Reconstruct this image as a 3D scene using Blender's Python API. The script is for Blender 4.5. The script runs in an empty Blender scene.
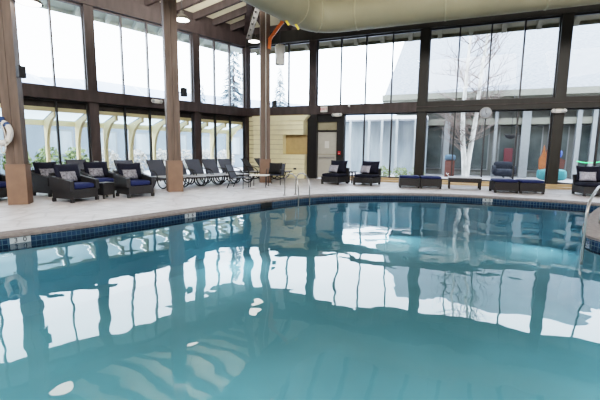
import bpy, bmesh, math, random
from mathutils import Vector, Matrix
random.seed(7)
PI = math.pi
col = bpy.context.scene.collection
V = Vector

# ------------------------------------------------------------------ frames
C0 = V((-2.875, 20.226, 0))                 # the corner of the two glazed walls
AL, AF = math.radians(42.088), math.radians(112.027)
uL = V((-math.sin(AL), -math.cos(AL), 0)); nL = V((math.cos(AL), -math.sin(AL), 0))
uF = V((math.sin(AF), math.cos(AF), 0)); nF = V((math.cos(AF), -math.sin(AF), 0))
def frame(o, x, y):
    return Matrix(((x.x, y.x, 0, o.x), (x.y, y.y, 0, o.y), (0, 0, 1, o.z), (0, 0, 0, 1)))
FL = frame(C0, uL, nL)                      # x = along the left wall from the corner, y = into the room
FF = frame(C0, uF, nF)                      # the same for the far wall
ROT_L = math.atan2(-uL.y, -uL.x)            # wall-mounted things: local -y looks into the room
ROT_F = math.atan2(uF.y, uF.x)
def WL(s, d, z): return C0 + uL * s + nL * d + V((0, 0, z))
def WF(s, d, z): return C0 + uF * s + nF * d + V((0, 0, z))

# ------------------------------------------------------------------ materials
def mat(name, c, rough=.6, metal=0, var=.12, scale=6, c2=None, bump=0, spec=.5, stretch=None, emit=None, estr=0, detail=4):
    m = bpy.data.materials.new(name); m.use_nodes = True
    nt = m.node_tree; b = nt.nodes['Principled BSDF']
    b.inputs['Roughness'].default_value = rough; b.inputs['Metallic'].default_value = metal
    b.inputs['Specular IOR Level'].default_value = spec
    tc = nt.nodes.new('ShaderNodeTexCoord'); mp = nt.nodes.new('ShaderNodeMapping')
    nt.links.new(tc.outputs['Object'], mp.inputs['Vector'])
    if stretch: mp.inputs['Scale'].default_value = stretch
    n = nt.nodes.new('ShaderNodeTexNoise'); n.inputs['Scale'].default_value = scale; n.inputs['Detail'].default_value = detail
    nt.links.new(mp.outputs['Vector'], n.inputs['Vector'])
    r = nt.nodes.new('ShaderNodeValToRGB')
    a = [max(0, x * (1 - var)) for x in c]; d = c2 or [min(1, x * (1 + var)) for x in c]
    r.color_ramp.elements[0].position = .3; r.color_ramp.elements[1].position = .7
    r.color_ramp.elements[0].color = (*a, 1); r.color_ramp.elements[1].color = (*d, 1)
    nt.links.new(n.outputs['Fac'], r.inputs['Fac']); nt.links.new(r.outputs['Color'], b.inputs['Base Color'])
    if bump:
        bp = nt.nodes.new('ShaderNodeBump'); bp.inputs['Strength'].default_value = bump; bp.inputs['Distance'].default_value = .02
        nt.links.new(n.outputs['Fac'], bp.inputs['Height']); nt.links.new(bp.outputs['Normal'], b.inputs['Normal'])
    if emit:
        b.inputs['Emission Color'].default_value = (*emit, 1); b.inputs['Emission Strength'].default_value = estr
    return m

def wicker_mat(name, c):
    m = bpy.data.materials.new(name); m.use_nodes = True
    nt = m.node_tree; b = nt.nodes['Principled BSDF']; b.inputs['Roughness'].default_value = .55
    tc = nt.nodes.new('ShaderNodeTexCoord')
    br = nt.nodes.new('ShaderNodeTexBrick'); br.inputs['Scale'].default_value = 14
    br.inputs['Color1'].default_value = (*c, 1); br.inputs['Color2'].default_value = (*[x * .7 for x in c], 1)
    br.inputs['Mortar'].default_value = (*[x * .35 for x in c], 1); br.inputs['Mortar Size'].default_value = .03
    br.inputs['Row Height'].default_value = .18; br.inputs['Brick Width'].default_value = .4
    sx = nt.nodes.new('ShaderNodeSeparateXYZ'); ad = nt.nodes.new('ShaderNodeMath'); cb = nt.nodes.new('ShaderNodeCombineXYZ')
    nt.links.new(tc.outputs['Object'], sx.inputs[0])
    nt.links.new(sx.outputs[0], ad.inputs[0]); nt.links.new(sx.outputs[1], ad.inputs[1])
    nt.links.new(ad.outputs[0], cb.inputs[0]); nt.links.new(sx.outputs[2], cb.inputs[1])
    nt.links.new(cb.outputs[0], br.inputs['Vector']); nt.links.new(br.outputs['Color'], b.inputs['Base Color'])
    return m

M = {}
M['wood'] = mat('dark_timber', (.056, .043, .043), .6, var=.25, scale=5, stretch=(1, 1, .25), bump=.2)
M['wood_far'] = mat('backlit_timber', (.013, .0115, .009), .55, var=.3, scale=5, stretch=(1, 1, .25), bump=.2)  # same timber as the left wall, backlit darkness put into its colour
M['column'] = mat('column_timber', (.125, .09, .073), .6, var=.28, scale=9, stretch=(1, 1, .12), bump=.3)
M['casing'] = mat('column_casing', (.215, .135, .098), .55, var=.1, scale=4)
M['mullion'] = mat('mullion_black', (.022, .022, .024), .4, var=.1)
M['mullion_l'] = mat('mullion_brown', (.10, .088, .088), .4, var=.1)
M['ceiling'] = mat('ceiling_panel', (.74, .69, .54), .7, var=.08, scale=1.5)
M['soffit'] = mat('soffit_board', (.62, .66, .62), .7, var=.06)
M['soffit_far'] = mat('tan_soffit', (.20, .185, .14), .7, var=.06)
M['siding'] = mat('yellow_siding', (.86, .79, .55), .6, var=.06, scale=3)
M['duct'] = mat('duct_fabric', (.27, .25, .17), .65, var=.07, scale=1.2, bump=.08)
M['seam'] = mat('duct_seam', (.33, .305, .21), .6, var=.05)
M['plaster'] = mat('pool_plaster', (.36, .645, .77), .8, var=.08, scale=.8)
M['coping'] = mat('coping_stone', (.17, .15, .145), .75, var=.2, scale=14, bump=.2, spec=.15)
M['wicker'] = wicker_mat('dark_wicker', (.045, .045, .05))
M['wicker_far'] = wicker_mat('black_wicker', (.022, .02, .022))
M['navy'] = mat('navy_cloth', (.006, .008, .022), .85, var=.15, scale=30)
M['blue'] = mat('blue_cloth', (.015, .026, .095), .85, var=.15, scale=30)
M['pillow'] = mat('grey_patterned_cloth', (.12, .12, .15), .85, c2=(.32, .32, .36), scale=22, detail=1)
M['pillow_l'] = mat('pale_cloth', (.30, .30, .37), .85, c2=(.44, .44, .51), scale=22, detail=1)
M['sling'] = mat('grey_sling', (.07, .078, .105), .6, var=.12, scale=40)
M['sling_seat'] = mat('sling_sheen', (.50, .52, .57), .4, var=.08, scale=40)  # same sling cloth, window sheen put into a paler colour
M['frame'] = mat('charcoal_metal', (.03, .03, .033), .4, metal=.3, var=.1)
M['metal_l'] = mat('pale_metal', (.45, .46, .47), .35, metal=.4, var=.08)
M['steel'] = mat('brushed_steel', (.36, .35, .34), .3, metal=1, var=.05, scale=20)
M['white'] = mat('white_plastic', (.75, .74, .71), .45, var=.04)
M['black'] = mat('black_plastic', (.02, .02, .022), .5, var=.1)
M['bag'] = mat('black_bag', (.012, .012, .014), .8, var=.2, scale=15, bump=.4)
M['dimred'] = mat('dim_red', (.08, .014, .018), .6, var=.05)
M['red'] = mat('red_paint', (.55, .03, .03), .5, var=.05)
M['orange'] = mat('orange_paint', (.75, .19, .05), .5, var=.15, scale=8)
M['toyorange'] = mat('toy_orange', (.27, .085, .03), .5, var=.15, scale=8)
M['yellow'] = mat('yellow_tape', (.85, .6, .05), .5, var=.05)
M['galv'] = mat('galvanised', (.38, .38, .38), .4, metal=.5, var=.2, scale=12)
M['rope'] = mat('white_rope', (.62, .60, .56), .8, var=.1, scale=40)
M['ringw'] = mat('ring_white', (.68, .67, .66), .5, var=.08)
M['ringb'] = mat('ring_blue', (.05, .10, .24), .5, var=.1)
M['sill'] = mat('sill_boards', (.52, .37, .22), .55, var=.2, scale=4, stretch=(.3, 1, 1))
M['door'] = mat('door_paint', (.50, .49, .45), .5, var=.04)
M['doorpanel'] = mat('transom_board', (.34, .31, .22), .6, var=.06)
M['cream'] = mat('cream_beam', (.72, .60, .36), .55, var=.06, scale=3)
M['snow'] = mat('snow', (.80, .81, .84), .8, var=.05, scale=3, bump=.3)
M['patio'] = mat('snowy_patio', (.36, .345, .355), .8, var=.16, scale=2.5)
M['leaf'] = mat('hedge_leaf', (.10, .15, .045), .7, c2=(.25, .29, .12), scale=7)
M['leaf_dry'] = mat('frosted_twig', (.33, .31, .28), .8, c2=(.52, .48, .44), scale=7)
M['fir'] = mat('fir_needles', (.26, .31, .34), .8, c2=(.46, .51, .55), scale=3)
M['birch'] = mat('birch_bark', (.42, .41, .38), .75, c2=(.70, .69, .66), scale=4, stretch=(1, 1, .6), bump=.3)
M['twig'] = mat('bare_twig', (.16, .125, .11), .8, var=.2)
M['roofsnow'] = mat('snowy_shingle', (.075, .085, .11), .8, c2=(.21, .225, .255), scale=15, stretch=(.4, 1.6, 1), detail=6)
M['fascia'] = mat('cream_fascia', (.17, .165, .135), .6, var=.06)
M['render'] = mat('grey_render', (.12, .12, .11), .7, var=.1, scale=2)
M['post'] = mat('white_post', (.20, .21, .215), .5, var=.05)
M['darkin'] = mat('dark_interior', (.035, .045, .045), .3, c2=(.085, .10, .10), scale=.9)
M['corridor'] = mat('corridor_glazing', (.22, .255, .285), .4, c2=(.36, .40, .43), scale=1.2, stretch=(1.5, 1, .3))  # opaque glazing colour with the glass's vertical glare painted in
M['paleblue'] = mat('pale_blue_wall', (.17, .20, .235), .6, var=.08, scale=1)
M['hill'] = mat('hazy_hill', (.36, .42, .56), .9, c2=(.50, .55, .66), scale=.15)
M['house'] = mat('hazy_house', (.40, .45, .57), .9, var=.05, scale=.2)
M['teal'] = mat('teal_plastic', (.035, .15, .17), .5, var=.08)
M['brownred'] = mat('brick_red', (.10, .035, .026), .6, var=.1)
M['toyblue'] = mat('bright_blue', (.03, .07, .32), .5, var=.1)
M['sofa'] = mat('slate_blue', (.009, .012, .02), .8, var=.1)
M['lens'] = mat('lamp_lens', (.9, .88, .8), .4, var=.01, emit=(1, .95, .86), estr=7)
M['green_light'] = mat('green_light', (.05, .6, .15), .4, var=.02, emit=(.05, .8, .22), estr=1.1)
M['paper'] = mat('paper', (.72, .72, .70), .7, var=.02)
M['ink'] = mat('dark_ink', (.015, .015, .02), .6, var=.02)
M['tile_label'] = mat('marker_tile', (.34, .38, .41), .35, var=.04)
M['marine'] = mat('skimmer_black', (.012, .012, .014), .5, var=.1)
M['towel'] = mat('pale_towel', (.42, .40, .36), .9, var=.1, scale=20, bump=.3)

def deck_mat():
    m = bpy.data.materials.new('stamped_concrete'); m.use_nodes = True
    nt = m.node_tree; b = nt.nodes['Principled BSDF']; b.inputs['Roughness'].default_value = .42
    tc = nt.nodes.new('ShaderNodeTexCoord')
    v = nt.nodes.new('ShaderNodeTexVoronoi'); v.feature = 'DISTANCE_TO_EDGE'; v.inputs['Scale'].default_value = 1.7
    n = nt.nodes.new('ShaderNodeTexNoise'); n.inputs['Scale'].default_value = 2.2; n.inputs['Detail'].default_value = 8
    nt.links.new(tc.outputs['Object'], v.inputs['Vector']); nt.links.new(tc.outputs['Object'], n.inputs['Vector'])
    r = nt.nodes.new('ShaderNodeValToRGB'); r.color_ramp.elements[0].position = .3; r.color_ramp.elements[1].position = .68
    r.color_ramp.elements[0].color = (.46, .43, .44, 1); r.color_ramp.elements[1].color = (.65, .63, .655, 1)
    r2 = nt.nodes.new('ShaderNodeValToRGB'); r2.color_ramp.elements[0].color = (.78, .78, .78, 1); r2.color_ramp.elements[1].position = .06
    mx = nt.nodes.new('ShaderNodeMix'); mx.data_type = 'RGBA'; mx.blend_type = 'MULTIPLY'; mx.inputs[0].default_value = 1
    nt.links.new(n.outputs['Fac'], r.inputs['Fac']); nt.links.new(v.outputs['Distance'], r2.inputs['Fac'])
    nt.links.new(r.outputs['Color'], mx.inputs[6]); nt.links.new(r2.outputs['Color'], mx.inputs[7])
    nt.links.new(mx.outputs[2], b.inputs['Base Color'])
    bp = nt.nodes.new('ShaderNodeBump'); bp.inputs['Strength'].default_value = .25; bp.inputs['Distance'].default_value = .02
    nt.links.new(n.outputs['Fac'], bp.inputs['Height']); nt.links.new(bp.outputs['Normal'], b.inputs['Normal'])
    return m
M['deck'] = deck_mat()

def tile_mat():
    m = bpy.data.materials.new('blue_mosaic_tile'); m.use_nodes = True
    nt = m.node_tree; b = nt.nodes['Principled BSDF']; b.inputs['Roughness'].default_value = .2
    uv = nt.nodes.new('ShaderNodeTexCoord')
    br = nt.nodes.new('ShaderNodeTexBrick'); br.inputs['Scale'].default_value = 1; br.offset = 0
    br.inputs['Brick Width'].default_value = .075; br.inputs['Row Height'].default_value = .075; br.inputs['Mortar Size'].default_value = .006
    br.inputs['Color1'].default_value = (.012, .03, .062, 1); br.inputs['Color2'].default_value = (.02, .05, .10, 1)
    br.inputs['Mortar'].default_value = (.07, .11, .15, 1)
    nt.links.new(uv.outputs['UV'], br.inputs['Vector']); nt.links.new(br.outputs['Color'], b.inputs['Base Color'])
    return m
M['tile'] = tile_mat()

def water_mat():
    m = bpy.data.materials.new('pool_water'); m.use_nodes = True
    nt = m.node_tree; nt.nodes.remove(nt.nodes['Principled BSDF'])
    out = nt.nodes['Material Output']
    tc = nt.nodes.new('ShaderNodeTexCoord')
    n1 = nt.nodes.new('ShaderNodeTexNoise'); n1.inputs['Scale'].default_value = .9; n1.inputs['Detail'].default_value = 1.5; n1.inputs['Roughness'].default_value = .35
    n2 = nt.nodes.new('ShaderNodeTexNoise'); n2.inputs['Scale'].default_value = 3.2; n2.inputs['Detail'].default_value = 1
    nt.links.new(tc.outputs['Object'], n1.inputs['Vector']); nt.links.new(tc.outputs['Object'], n2.inputs['Vector'])
    ma = nt.nodes.new('ShaderNodeMath'); ma.operation = 'MULTIPLY_ADD'; ma.inputs[1].default_value = .08
    nt.links.new(n2.outputs['Fac'], ma.inputs[0]); nt.links.new(n1.outputs['Fac'], ma.inputs[2])
    bp = nt.nodes.new('ShaderNodeBump'); bp.inputs['Strength'].default_value = 1; bp.inputs['Distance'].default_value = .022
    nt.links.new(ma.outputs[0], bp.inputs['Height'])
    fr = nt.nodes.new('ShaderNodeFresnel'); fr.inputs['IOR'].default_value = 1.46
    nt.links.new(bp.outputs['Normal'], fr.inputs['Normal'])
    gl = nt.nodes.new('ShaderNodeBsdfGlossy'); gl.inputs['Roughness'].default_value = .0
    nt.links.new(bp.outputs['Normal'], gl.inputs['Normal'])
    tr = nt.nodes.new('ShaderNodeBsdfTransparent'); tr.inputs['Color'].default_value = (.69, .86, .91, 1)
    mx = nt.nodes.new('ShaderNodeMixShader')
    nt.links.new(fr.outputs[0], mx.inputs[0]); nt.links.new(tr.outputs[0], mx.inputs[1]); nt.links.new(gl.outputs[0], mx.inputs[2])
    nt.links.new(mx.outputs[0], out.inputs['Surface'])
    return m
M['water'] = water_mat()

def glass_mat():
    m = bpy.data.materials.new('window_glass'); m.use_nodes = True
    nt = m.node_tree; nt.nodes.remove(nt.nodes['Principled BSDF']); out = nt.nodes['Material Output']
    tr = nt.nodes.new('ShaderNodeBsdfTransparent'); tr.inputs['Color'].default_value = (.93, .96, .96, 1)
    gl = nt.nodes.new('ShaderNodeBsdfGlossy'); gl.inputs['Roughness'].default_value = .02
    fr = nt.nodes.new('ShaderNodeFresnel'); fr.inputs['IOR'].default_value = 1.3
    mx = nt.nodes.new('ShaderNodeMixShader')
    nt.links.new(fr.outputs[0], mx.inputs[0]); nt.links.new(tr.outputs[0], mx.inputs[1]); nt.links.new(gl.outputs[0], mx.inputs[2])
    nt.links.new(mx.outputs[0], out.inputs['Surface'])
    return m
M['glass'] = glass_mat()
def frosted_mat():
    m = bpy.data.materials.new('frosted_roof_glass'); m.use_nodes = True
    nt = m.node_tree; nt.nodes.remove(nt.nodes['Principled BSDF']); out = nt.nodes['Material Output']
    a = nt.nodes.new('ShaderNodeBsdfTranslucent'); a.inputs['Color'].default_value = (.42, .50, .54, 1)
    b = nt.nodes.new('ShaderNodeBsdfDiffuse'); b.inputs['Color'].default_value = (.5, .6, .66, 1)
    mx = nt.nodes.new('ShaderNodeMixShader'); mx.inputs[0].default_value = .2
    nt.links.new(a.outputs[0], mx.inputs[1]); nt.links.new(b.outputs[0], mx.inputs[2]); nt.links.new(mx.outputs[0], out.inputs['Surface'])
    return m
M['roofglass'] = frosted_mat()

# ------------------------------------------------------------------ mesh builder
class MB:
    def __init__(s): s.v = []; s.f = []; s.sm = []
    def add(s, vs, fs, smooth=False, T=None):
        o = len(s.v)
        s.v += [(T @ V(p)) if T else V(p) for p in vs]
        s.f += [[i + o for i in f] for f in fs]; s.sm += [smooth] * len(fs); return s
    def box(s, x0, x1, y0, y1, z0, z1, T=None):
        vs = [(x, y, z) for z in (z0, z1) for y in (y0, y1) for x in (x0, x1)]
        return s.add(vs, [(0, 1, 3, 2), (4, 6, 7, 5), (0, 4, 5, 1), (2, 3, 7, 6), (0, 2, 6, 4), (1, 5, 7, 3)], False, T)
    def hexa(s, lo, hi, T=None):                       # two quads, bottom and top
        return s.add(list(lo) + list(hi), [(3, 2, 1, 0), (4, 5, 6, 7), (0, 1, 5, 4), (1, 2, 6, 5), (2, 3, 7, 6), (3, 0, 4, 7)], False, T)
    def bar(s, a, b, w, h, up=V((0, 0, 1)), T=None):   # rectangular bar from a to b
        a, b = V(a), V(b); d = (b - a).normalized(); x = d.cross(up)
        if x.length < 1e-5: x = V((1, 0, 0))
        x.normalize(); y = x.cross(d).normalized()
        q = [x * i * w / 2 + y * j * h / 2 for i, j in ((-1, -1), (1, -1), (1, 1), (-1, 1))]
        return s.hexa([a + k for k in q], [b + k for k in q], T)
    def tube(s, pts, r, n=8, T=None, closed=False, caps=True):
        pts = [V(p) for p in pts]; N = len(pts); vs = []; fs = []
        rs = r if isinstance(r, (list, tuple)) else [r] * N
        prev = None
        for i, p in enumerate(pts):
            if closed: t = (pts[(i + 1) % N] - pts[i - 1]).normalized()
            else: t = (pts[min(i + 1, N - 1)] - pts[max(i - 1, 0)]).normalized()
            if prev is None:
                x = t.cross(V((0, 0, 1)))
                if x.length < 1e-3: x = t.cross(V((0, 1, 0)))
            else: x = prev - t * prev.dot(t)
            x.normalize(); prev = x; y = t.cross(x)
            vs += [p + (x * math.cos(2 * PI * k / n) + y * math.sin(2 * PI * k / n)) * rs[i] for k in range(n)]
        for i in range(N if closed else N - 1):
            a, b = i * n, ((i + 1) % N) * n
            fs += [(a + k, a + (k + 1) % n, b + (k + 1) % n, b + k) for k in range(n)]
        if caps and not closed: fs += [list(range(n))[::-1], list(range((N - 1) * n, N * n))]
        return s.add(vs, fs, True, T)
    def lathe(s, prof, n=20, T=None):
        vs = []; fs = []
        for r, z in prof: vs += [(r * math.cos(2 * PI * k / n), r * math.sin(2 * PI * k / n), z) for k in range(n)]
        for i in range(len(prof) - 1):
            fs += [(i * n + k, i * n + (k + 1) % n, (i + 1) * n + (k + 1) % n, (i + 1) * n + k) for k in range(n)]
        fs += [list(range(n))[::-1], list(range((len(prof) - 1) * n, len(prof) * n))]
        return s.add(vs, fs, True, T)
    def prism(s, poly, t0, t1, axis='x', T=None):      # 2-D outline pushed along one axis
        def p(u, v, t): return {'x': (t, u, v), 'y': (u, t, v), 'z': (u, v, t)}[axis]
        n = len(poly)
        vs = [p(u, v, t0) for u, v in poly] + [p(u, v, t1) for u, v in poly]
        return s.add(vs, [list(range(n))[::-1], list(range(n, 2 * n))] + [(i, (i + 1) % n, n + (i + 1) % n, n + i) for i in range(n)], False, T)
    def cushion(s, c, sx, sy, sz, T=None, e=.32, n=20, m=10, ez=.6):   # soft rounded block
        def pw(a, k): return math.copysign(abs(a) ** k, a)
        vs = []; fs = []
        for j in range(m + 1):
            ph = -PI / 2 + PI * j / m; cz = pw(math.cos(ph), ez)
            for i in range(n):
                th = 2 * PI * i / n
                vs.append((c[0] + sx / 2 * cz * pw(math.cos(th), e), c[1] + sy / 2 * cz * pw(math.sin(th), e), c[2] + sz / 2 * pw(math.sin(ph), ez)))
        for j in range(m):
            fs += [(j * n + i, j * n + (i + 1) % n, (j + 1) * n + (i + 1) % n, (j + 1) * n + i) for i in range(n)]
        return s.add(vs, fs, True, T)
    def pillow(s, w, h, t, T=None, n=12, ear=.06):     # scatter cushion standing in the xz plane, corners drawn out
        vs = []; fs = []
        for sd in (-1, 1):
            for j in range(n + 1):
                for i in range(n + 1):
                    u, v = 2 * i / n - 1, 2 * j / n - 1
                    x = u * w / 2 * (1 - ear * (1 - v * v)); z = v * h / 2 * (1 - ear * (1 - u * u))
                    y = sd * t / 2 * ((1 - u ** 4) * (1 - v ** 4)) ** .55
                    vs.append((x, y, z))
        N = (n + 1) ** 2
        for b in (0, N):
            for j in range(n):
                for i in range(n):
                    k = b + j * (n + 1) + i; fs.append((k, k + 1, k + n + 2, k + n + 1))
        return s.add(vs, fs, True, T)
    def build(s, name, m, parent=None):
        me = bpy.data.meshes.new(name)
        me.from_pydata([tuple(p) for p in s.v], [], s.f); me.update()
        for p, k in zip(me.polygons, s.sm): p.use_smooth = k
        bm = bmesh.new(); bm.from_mesh(me)
        bmesh.ops.remove_doubles(bm, verts=bm.verts, dist=1e-6)
        bmesh.ops.recalc_face_normals(bm, faces=bm.faces); bm.to_mesh(me); bm.free()
        me.materials.append(m)
        o = bpy.data.objects.new(name, me); col.objects.link(o)
        if parent: o.parent = parent
        return o

def tag(o, label=None, cat=None, group=None, kind=None):
    if label: o['label'] = label
    if cat: o['category'] = cat
    if group: o['group'] = group
    if kind: o['kind'] = kind
    return o
def thing(name, label, cat, loc=(0, 0, 0), rz=0, group=None, kind=None):
    o = bpy.data.objects.new(name, None); col.objects.link(o); o.empty_display_size = .1
    o.location = loc; o.rotation_euler = (0, 0, rz)
    return tag(o, label, cat, group, kind)
def dup(root, loc=None, rz=None, label=None, group=None):
    r = root.copy(); col.objects.link(r)
    if loc is not None: r.location = loc
    if rz is not None: r.rotation_euler = (0, 0, rz)
    if label: r['label'] = label
    if group: r['group'] = group
    for ch in list(root.children):
        c = ch.copy(); col.objects.link(c); c.parent = r
        for g in list(ch.children):
            d = g.copy(); col.objects.link(d); d.parent = c
    return r
def struct(name, mb, m, label, cat, group=None):
    return tag(mb.build(name, m), label, cat, group, 'structure')
def face(fx, fy):                                      # yaw that turns local -y towards (fx, fy)
    return math.atan2(fy, fx) + PI / 2
def text_mesh(name, body, size, m, parent, loc, rot, align='CENTER'):
    cu = bpy.data.curves.new(name, 'FONT'); cu.body = body; cu.size = size; cu.align_x = align; cu.align_y = 'CENTER'; cu.extrude = .003
    t = bpy.data.objects.new(name + '_tmp', cu); col.objects.link(t)
    bpy.context.view_layer.update()
    me = bpy.data.meshes.new_from_object(t.evaluated_get(bpy.context.evaluated_depsgraph_get()))
    bpy.data.objects.remove(t)
    me.materials.clear(); me.materials.append(m)
    o = bpy.data.objects.new(name, me); col.objects.link(o); o.parent = parent; o.location = loc; o.rotation_euler = rot
    return o
def spline(P, k=8, closed=False):
    P = [V(p) for p in P]; n = len(P); out = []
    for i in range(n if closed else n - 1):
        p0, p1, p2, p3 = (P[(i - 1) % n], P[i], P[(i + 1) % n], P[(i + 2) % n]) if closed else (P[max(i - 1, 0)], P[i], P[i + 1], P[min(i + 2, n - 1)])
        for j in range(k):
            t = j / k
            out.append(.5 * ((2 * p1) + (p2 - p0) * t + (2 * p0 - 5 * p1 + 4 * p2 - p3) * t * t + (3 * p1 - p0 - 3 * p2 + p3) * t ** 3))
    if not closed: out.append(P[-1])
    return out

# ================================================================== POOL AND DECK
lip_ctrl = [(-6.2, 4.05), (-5.4, 5.05), (-4.72, 5.81), (-3.71, 6.89), (-2.48, 8.41), (-1.74, 9.3), (-1.08, 10.05), (-.29, 10.85), (.3, 11.33), (.94, 11.72),
            (1.92, 12.04), (3.25, 12.2), (4.3, 12.14), (5.38, 11.85), (6.15, 11.5), (7.24, 10.95), (8.0, 10.45), (8.25, 10.12), (8.0, 9.9), (7.2, 9.1), (6.47, 8.31), (5.7, 7.42), (5.22, 6.8),
            (4.98, 6.42), (4.95, 6.0), (5.2, 5.0), (5.6, 3.5), (5.3, 1.8), (3.5, 1.0), (0, .75), (-3.5, 1.0), (-6.0, 1.9), (-6.7, 3.0)]
lip = [V((p.x, p.y, 0)) for p in spline([(x, y, 0) for x, y in lip_ctrl], 5, True)]
NL_ = len(lip)
def offset(loop, d):
    n = len(loop); out = []
    for i, p in enumerate(loop):
        t = (loop[(i + 1) % n] - loop[i - 1]).normalized()
        out.append(p + V((-t.y, t.x, 0)) * d)          # loop runs clockwise: left of travel is outside
    return out
area = sum(lip[i].x * lip[(i + 1) % NL_].y - lip[(i + 1) % NL_].x * lip[i].y for i in range(NL_))
SG = 1 if area < 0 else -1
cop_out = offset(lip, .38 * SG)
ZW = -.15
# floor: one sheet with a hole for the pool
bm = bmesh.new()
outer = [WL(0, 0, 0), WL(27, 0, 0), V((-10, -9, 0)), V((20, -9, 0)), WF(26, 0, 0)]
def loop_edges(pts, z):
    vs = [bm.verts.new((p.x, p.y, z)) for p in pts]
    return [bm.edges.new((vs[i], vs[(i + 1) % len(vs)])) for i in range(len(vs))]
ed = loop_edges(outer, 0) + loop_edges(cop_out, 0)
bmesh.ops.triangle_fill(bm, use_beauty=True, use_dissolve=False, edges=ed, normal=(0, 0, 1))
for f in bm.faces:
    if f.normal.z < 0: f.normal_flip()
me = bpy.data.meshes.new('floor'); bm.to_mesh(me); bm.free(); me.materials.append(M['deck'])
fl = bpy.data.objects.new('floor', me); col.objects.link(fl)
tag(fl, 'pale stamped concrete pool deck', 'floor', None, 'structure')

def ring(name, loops, m, label, cat, uv=False):        # strips between successive closed loops
    vs = [p for L in loops for p in L]; n = len(loops[0]); fs = []
    for j in range(len(loops) - 1):
        fs += [(j * n + i, j * n + (i + 1) % n, (j + 1) * n + (i + 1) % n, (j + 1) * n + i) for i in range(n)]
    me = bpy.data.meshes.new(name); me.from_pydata([tuple(p) for p in vs], [], fs)
    if uv:
        arc = [0]
        for i in range(n): arc.append(arc[-1] + (loops[0][(i + 1) % n] - loops[0][i]).length)
        ul = me.uv_layers.new(name='UVMap')
        for j in range(len(loops) - 1):
            for i in range(n):
                p = me.polygons[j * n + i]
                for k, (ii, jj) in zip(p.loop_indices, ((i, j), (i + 1, j), (i + 1, j + 1), (i, j + 1))):
                    ul.data[k].uv = (arc[ii], loops[jj][0].z)
    me.materials.append(m)
    o = bpy.data.objects.new(name, me); col.objects.link(o)
    return tag(o, label, cat, None, 'structure')
Z = lambda L, z: [V((p.x, p.y, z)) for p in L]
ring('pool_coping', [Z(cop_out, 0), Z(offset(lip, .3 * SG), .012), Z(offset(lip, .03 * SG), .012), Z(offset(lip, -.03 * SG), -.004), Z(offset(lip, -.03 * SG), -.045), Z(lip, -.05)],
     M['coping'], 'grey brown stone coping around the pool edge', 'pool edge')
basin = ring('pool_wall', [Z(lip, -.045), Z(lip, -.27)], M['tile'], 'blue mosaic tile band at the waterline', 'pool tile band', uv=True)
b2 = ring('pool_basin', [Z(lip, -.27), Z(offset(lip, -.1 * SG), -1.15), Z(offset(lip, -.3 * SG), -1.3)], M['plaster'], 'teal plaster pool basin', 'pool')
bm = bmesh.new(); bm.faces.new([bm.verts.new((p.x, p.y, -1.3)) for p in offset(lip, -.3 * SG)]); bmesh.ops.triangulate(bm, faces=bm.faces)
for f in bm.faces:
    if f.normal.z < 0: f.normal_flip()
me = bpy.data.meshes.new('pool_floor'); bm.to_mesh(me); bm.free(); me.materials.append(M['plaster'])
o = bpy.data.objects.new('pool_floor', me); col.objects.link(o); tag(o, 'teal plaster pool floor under water', 'pool floor', None, 'structure')
bm = bmesh.new(); bm.faces.new([bm.verts.new((p.x, p.y, ZW)) for p in lip]); bmesh.ops.triangulate(bm, faces=bm.faces)
for f in bm.faces:
    if f.normal.z < 0: f.normal_flip()
me = bpy.data.meshes.new('pool_water'); bm.to_mesh(me); bm.free(); me.materials.append(M['water'])
o = bpy.data.objects.new('pool_water', me); col.objects.link(o); tag(o, 'calm teal water filling the pool', 'water', None, 'stuff')

def lip_near(p):
    i = min(range(NL_), key=lambda k: (lip[k] - V((p[0], p[1], 0))).length)
    t = (lip[(i + 1) % NL_] - lip[i - 1]).normalized(); nout = V((-t.y, t.x, 0)) * SG
    return lip[i], t, nout
# depth markers on the tile band
for (px, py), body, lab in (((-4.50, 6.06), "3 0", 'pale depth marker tile reading 3 0 on the left pool edge, nearest to the camera'),
                            ((-2.55, 8.33), "3 6", 'pale depth marker tile on the left pool edge opposite the middle timber column'),
                            ((5.8, 11.66), "4 0", 'pale depth marker tile on the far pool edge before the double ottoman')):
    p, t, no = lip_near((px, py))
    r = thing('depth_marker', lab, 'depth marker', p - no * .012 + V((0, 0, -.1)), face(-no.x, -no.y), 'depth marker tiles')
    MB().box(-.14, .14, -.004, .012, -.048, .048).build('tile_plate', M['tile_label'], r)
    for ch, tx in zip(body.split(), (-.06, .06)): text_mesh('numeral', ch, .11, M['ink'], r, (tx, -.006, 0), (PI / 2, 0, 0))
# skimmer mouth
p, t, no = lip_near((-.95, 10.2))
sk = thing('skimmer', 'black skimmer mouth in the tile band left of the steel pool rails', 'skimmer', p - no * .01 + V((0, 0, -.1)), face(-no.x, -no.y))
MB().box(-.17, .17, -.012, .012, -.085, .05).build('opening', M['marine'], sk)
MB().tube([(-.19, -.015, -.09), (.19, -.015, -.09), (.19, -.015, .052), (-.19, -.015, .052)], .014, 6, closed=True).build('surround', M['black'], sk)

# steel ladder rails at the far left of the pool
p, t, no = lip_near((.08, 11.15))
lad = thing('pool_ladder', 'pair of bent steel handrails where the left pool edge meets the far edge', 'pool ladder', (p.x, p.y, 0), face(-no.x, -no.y))
for sx in (-.21, .21):
    path = spline([(sx, .62, -.0), (sx, .60, .22), (sx, .62, .44), (sx, .48, .63), (sx, .25, .68), (sx, .04, .57), (sx, -.06, .36), (sx, -.08, .1), (sx, -.08, -.3)], 6)
    rl = MB().tube(path, .017, 10).build('rail', M['steel'], lad)
    MB().lathe([(.05, 0), (.05, .015), (.028, .03)], 12, Matrix.Translation((sx, .62, .0))).build('escutcheon', M['steel'], rl)
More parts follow.
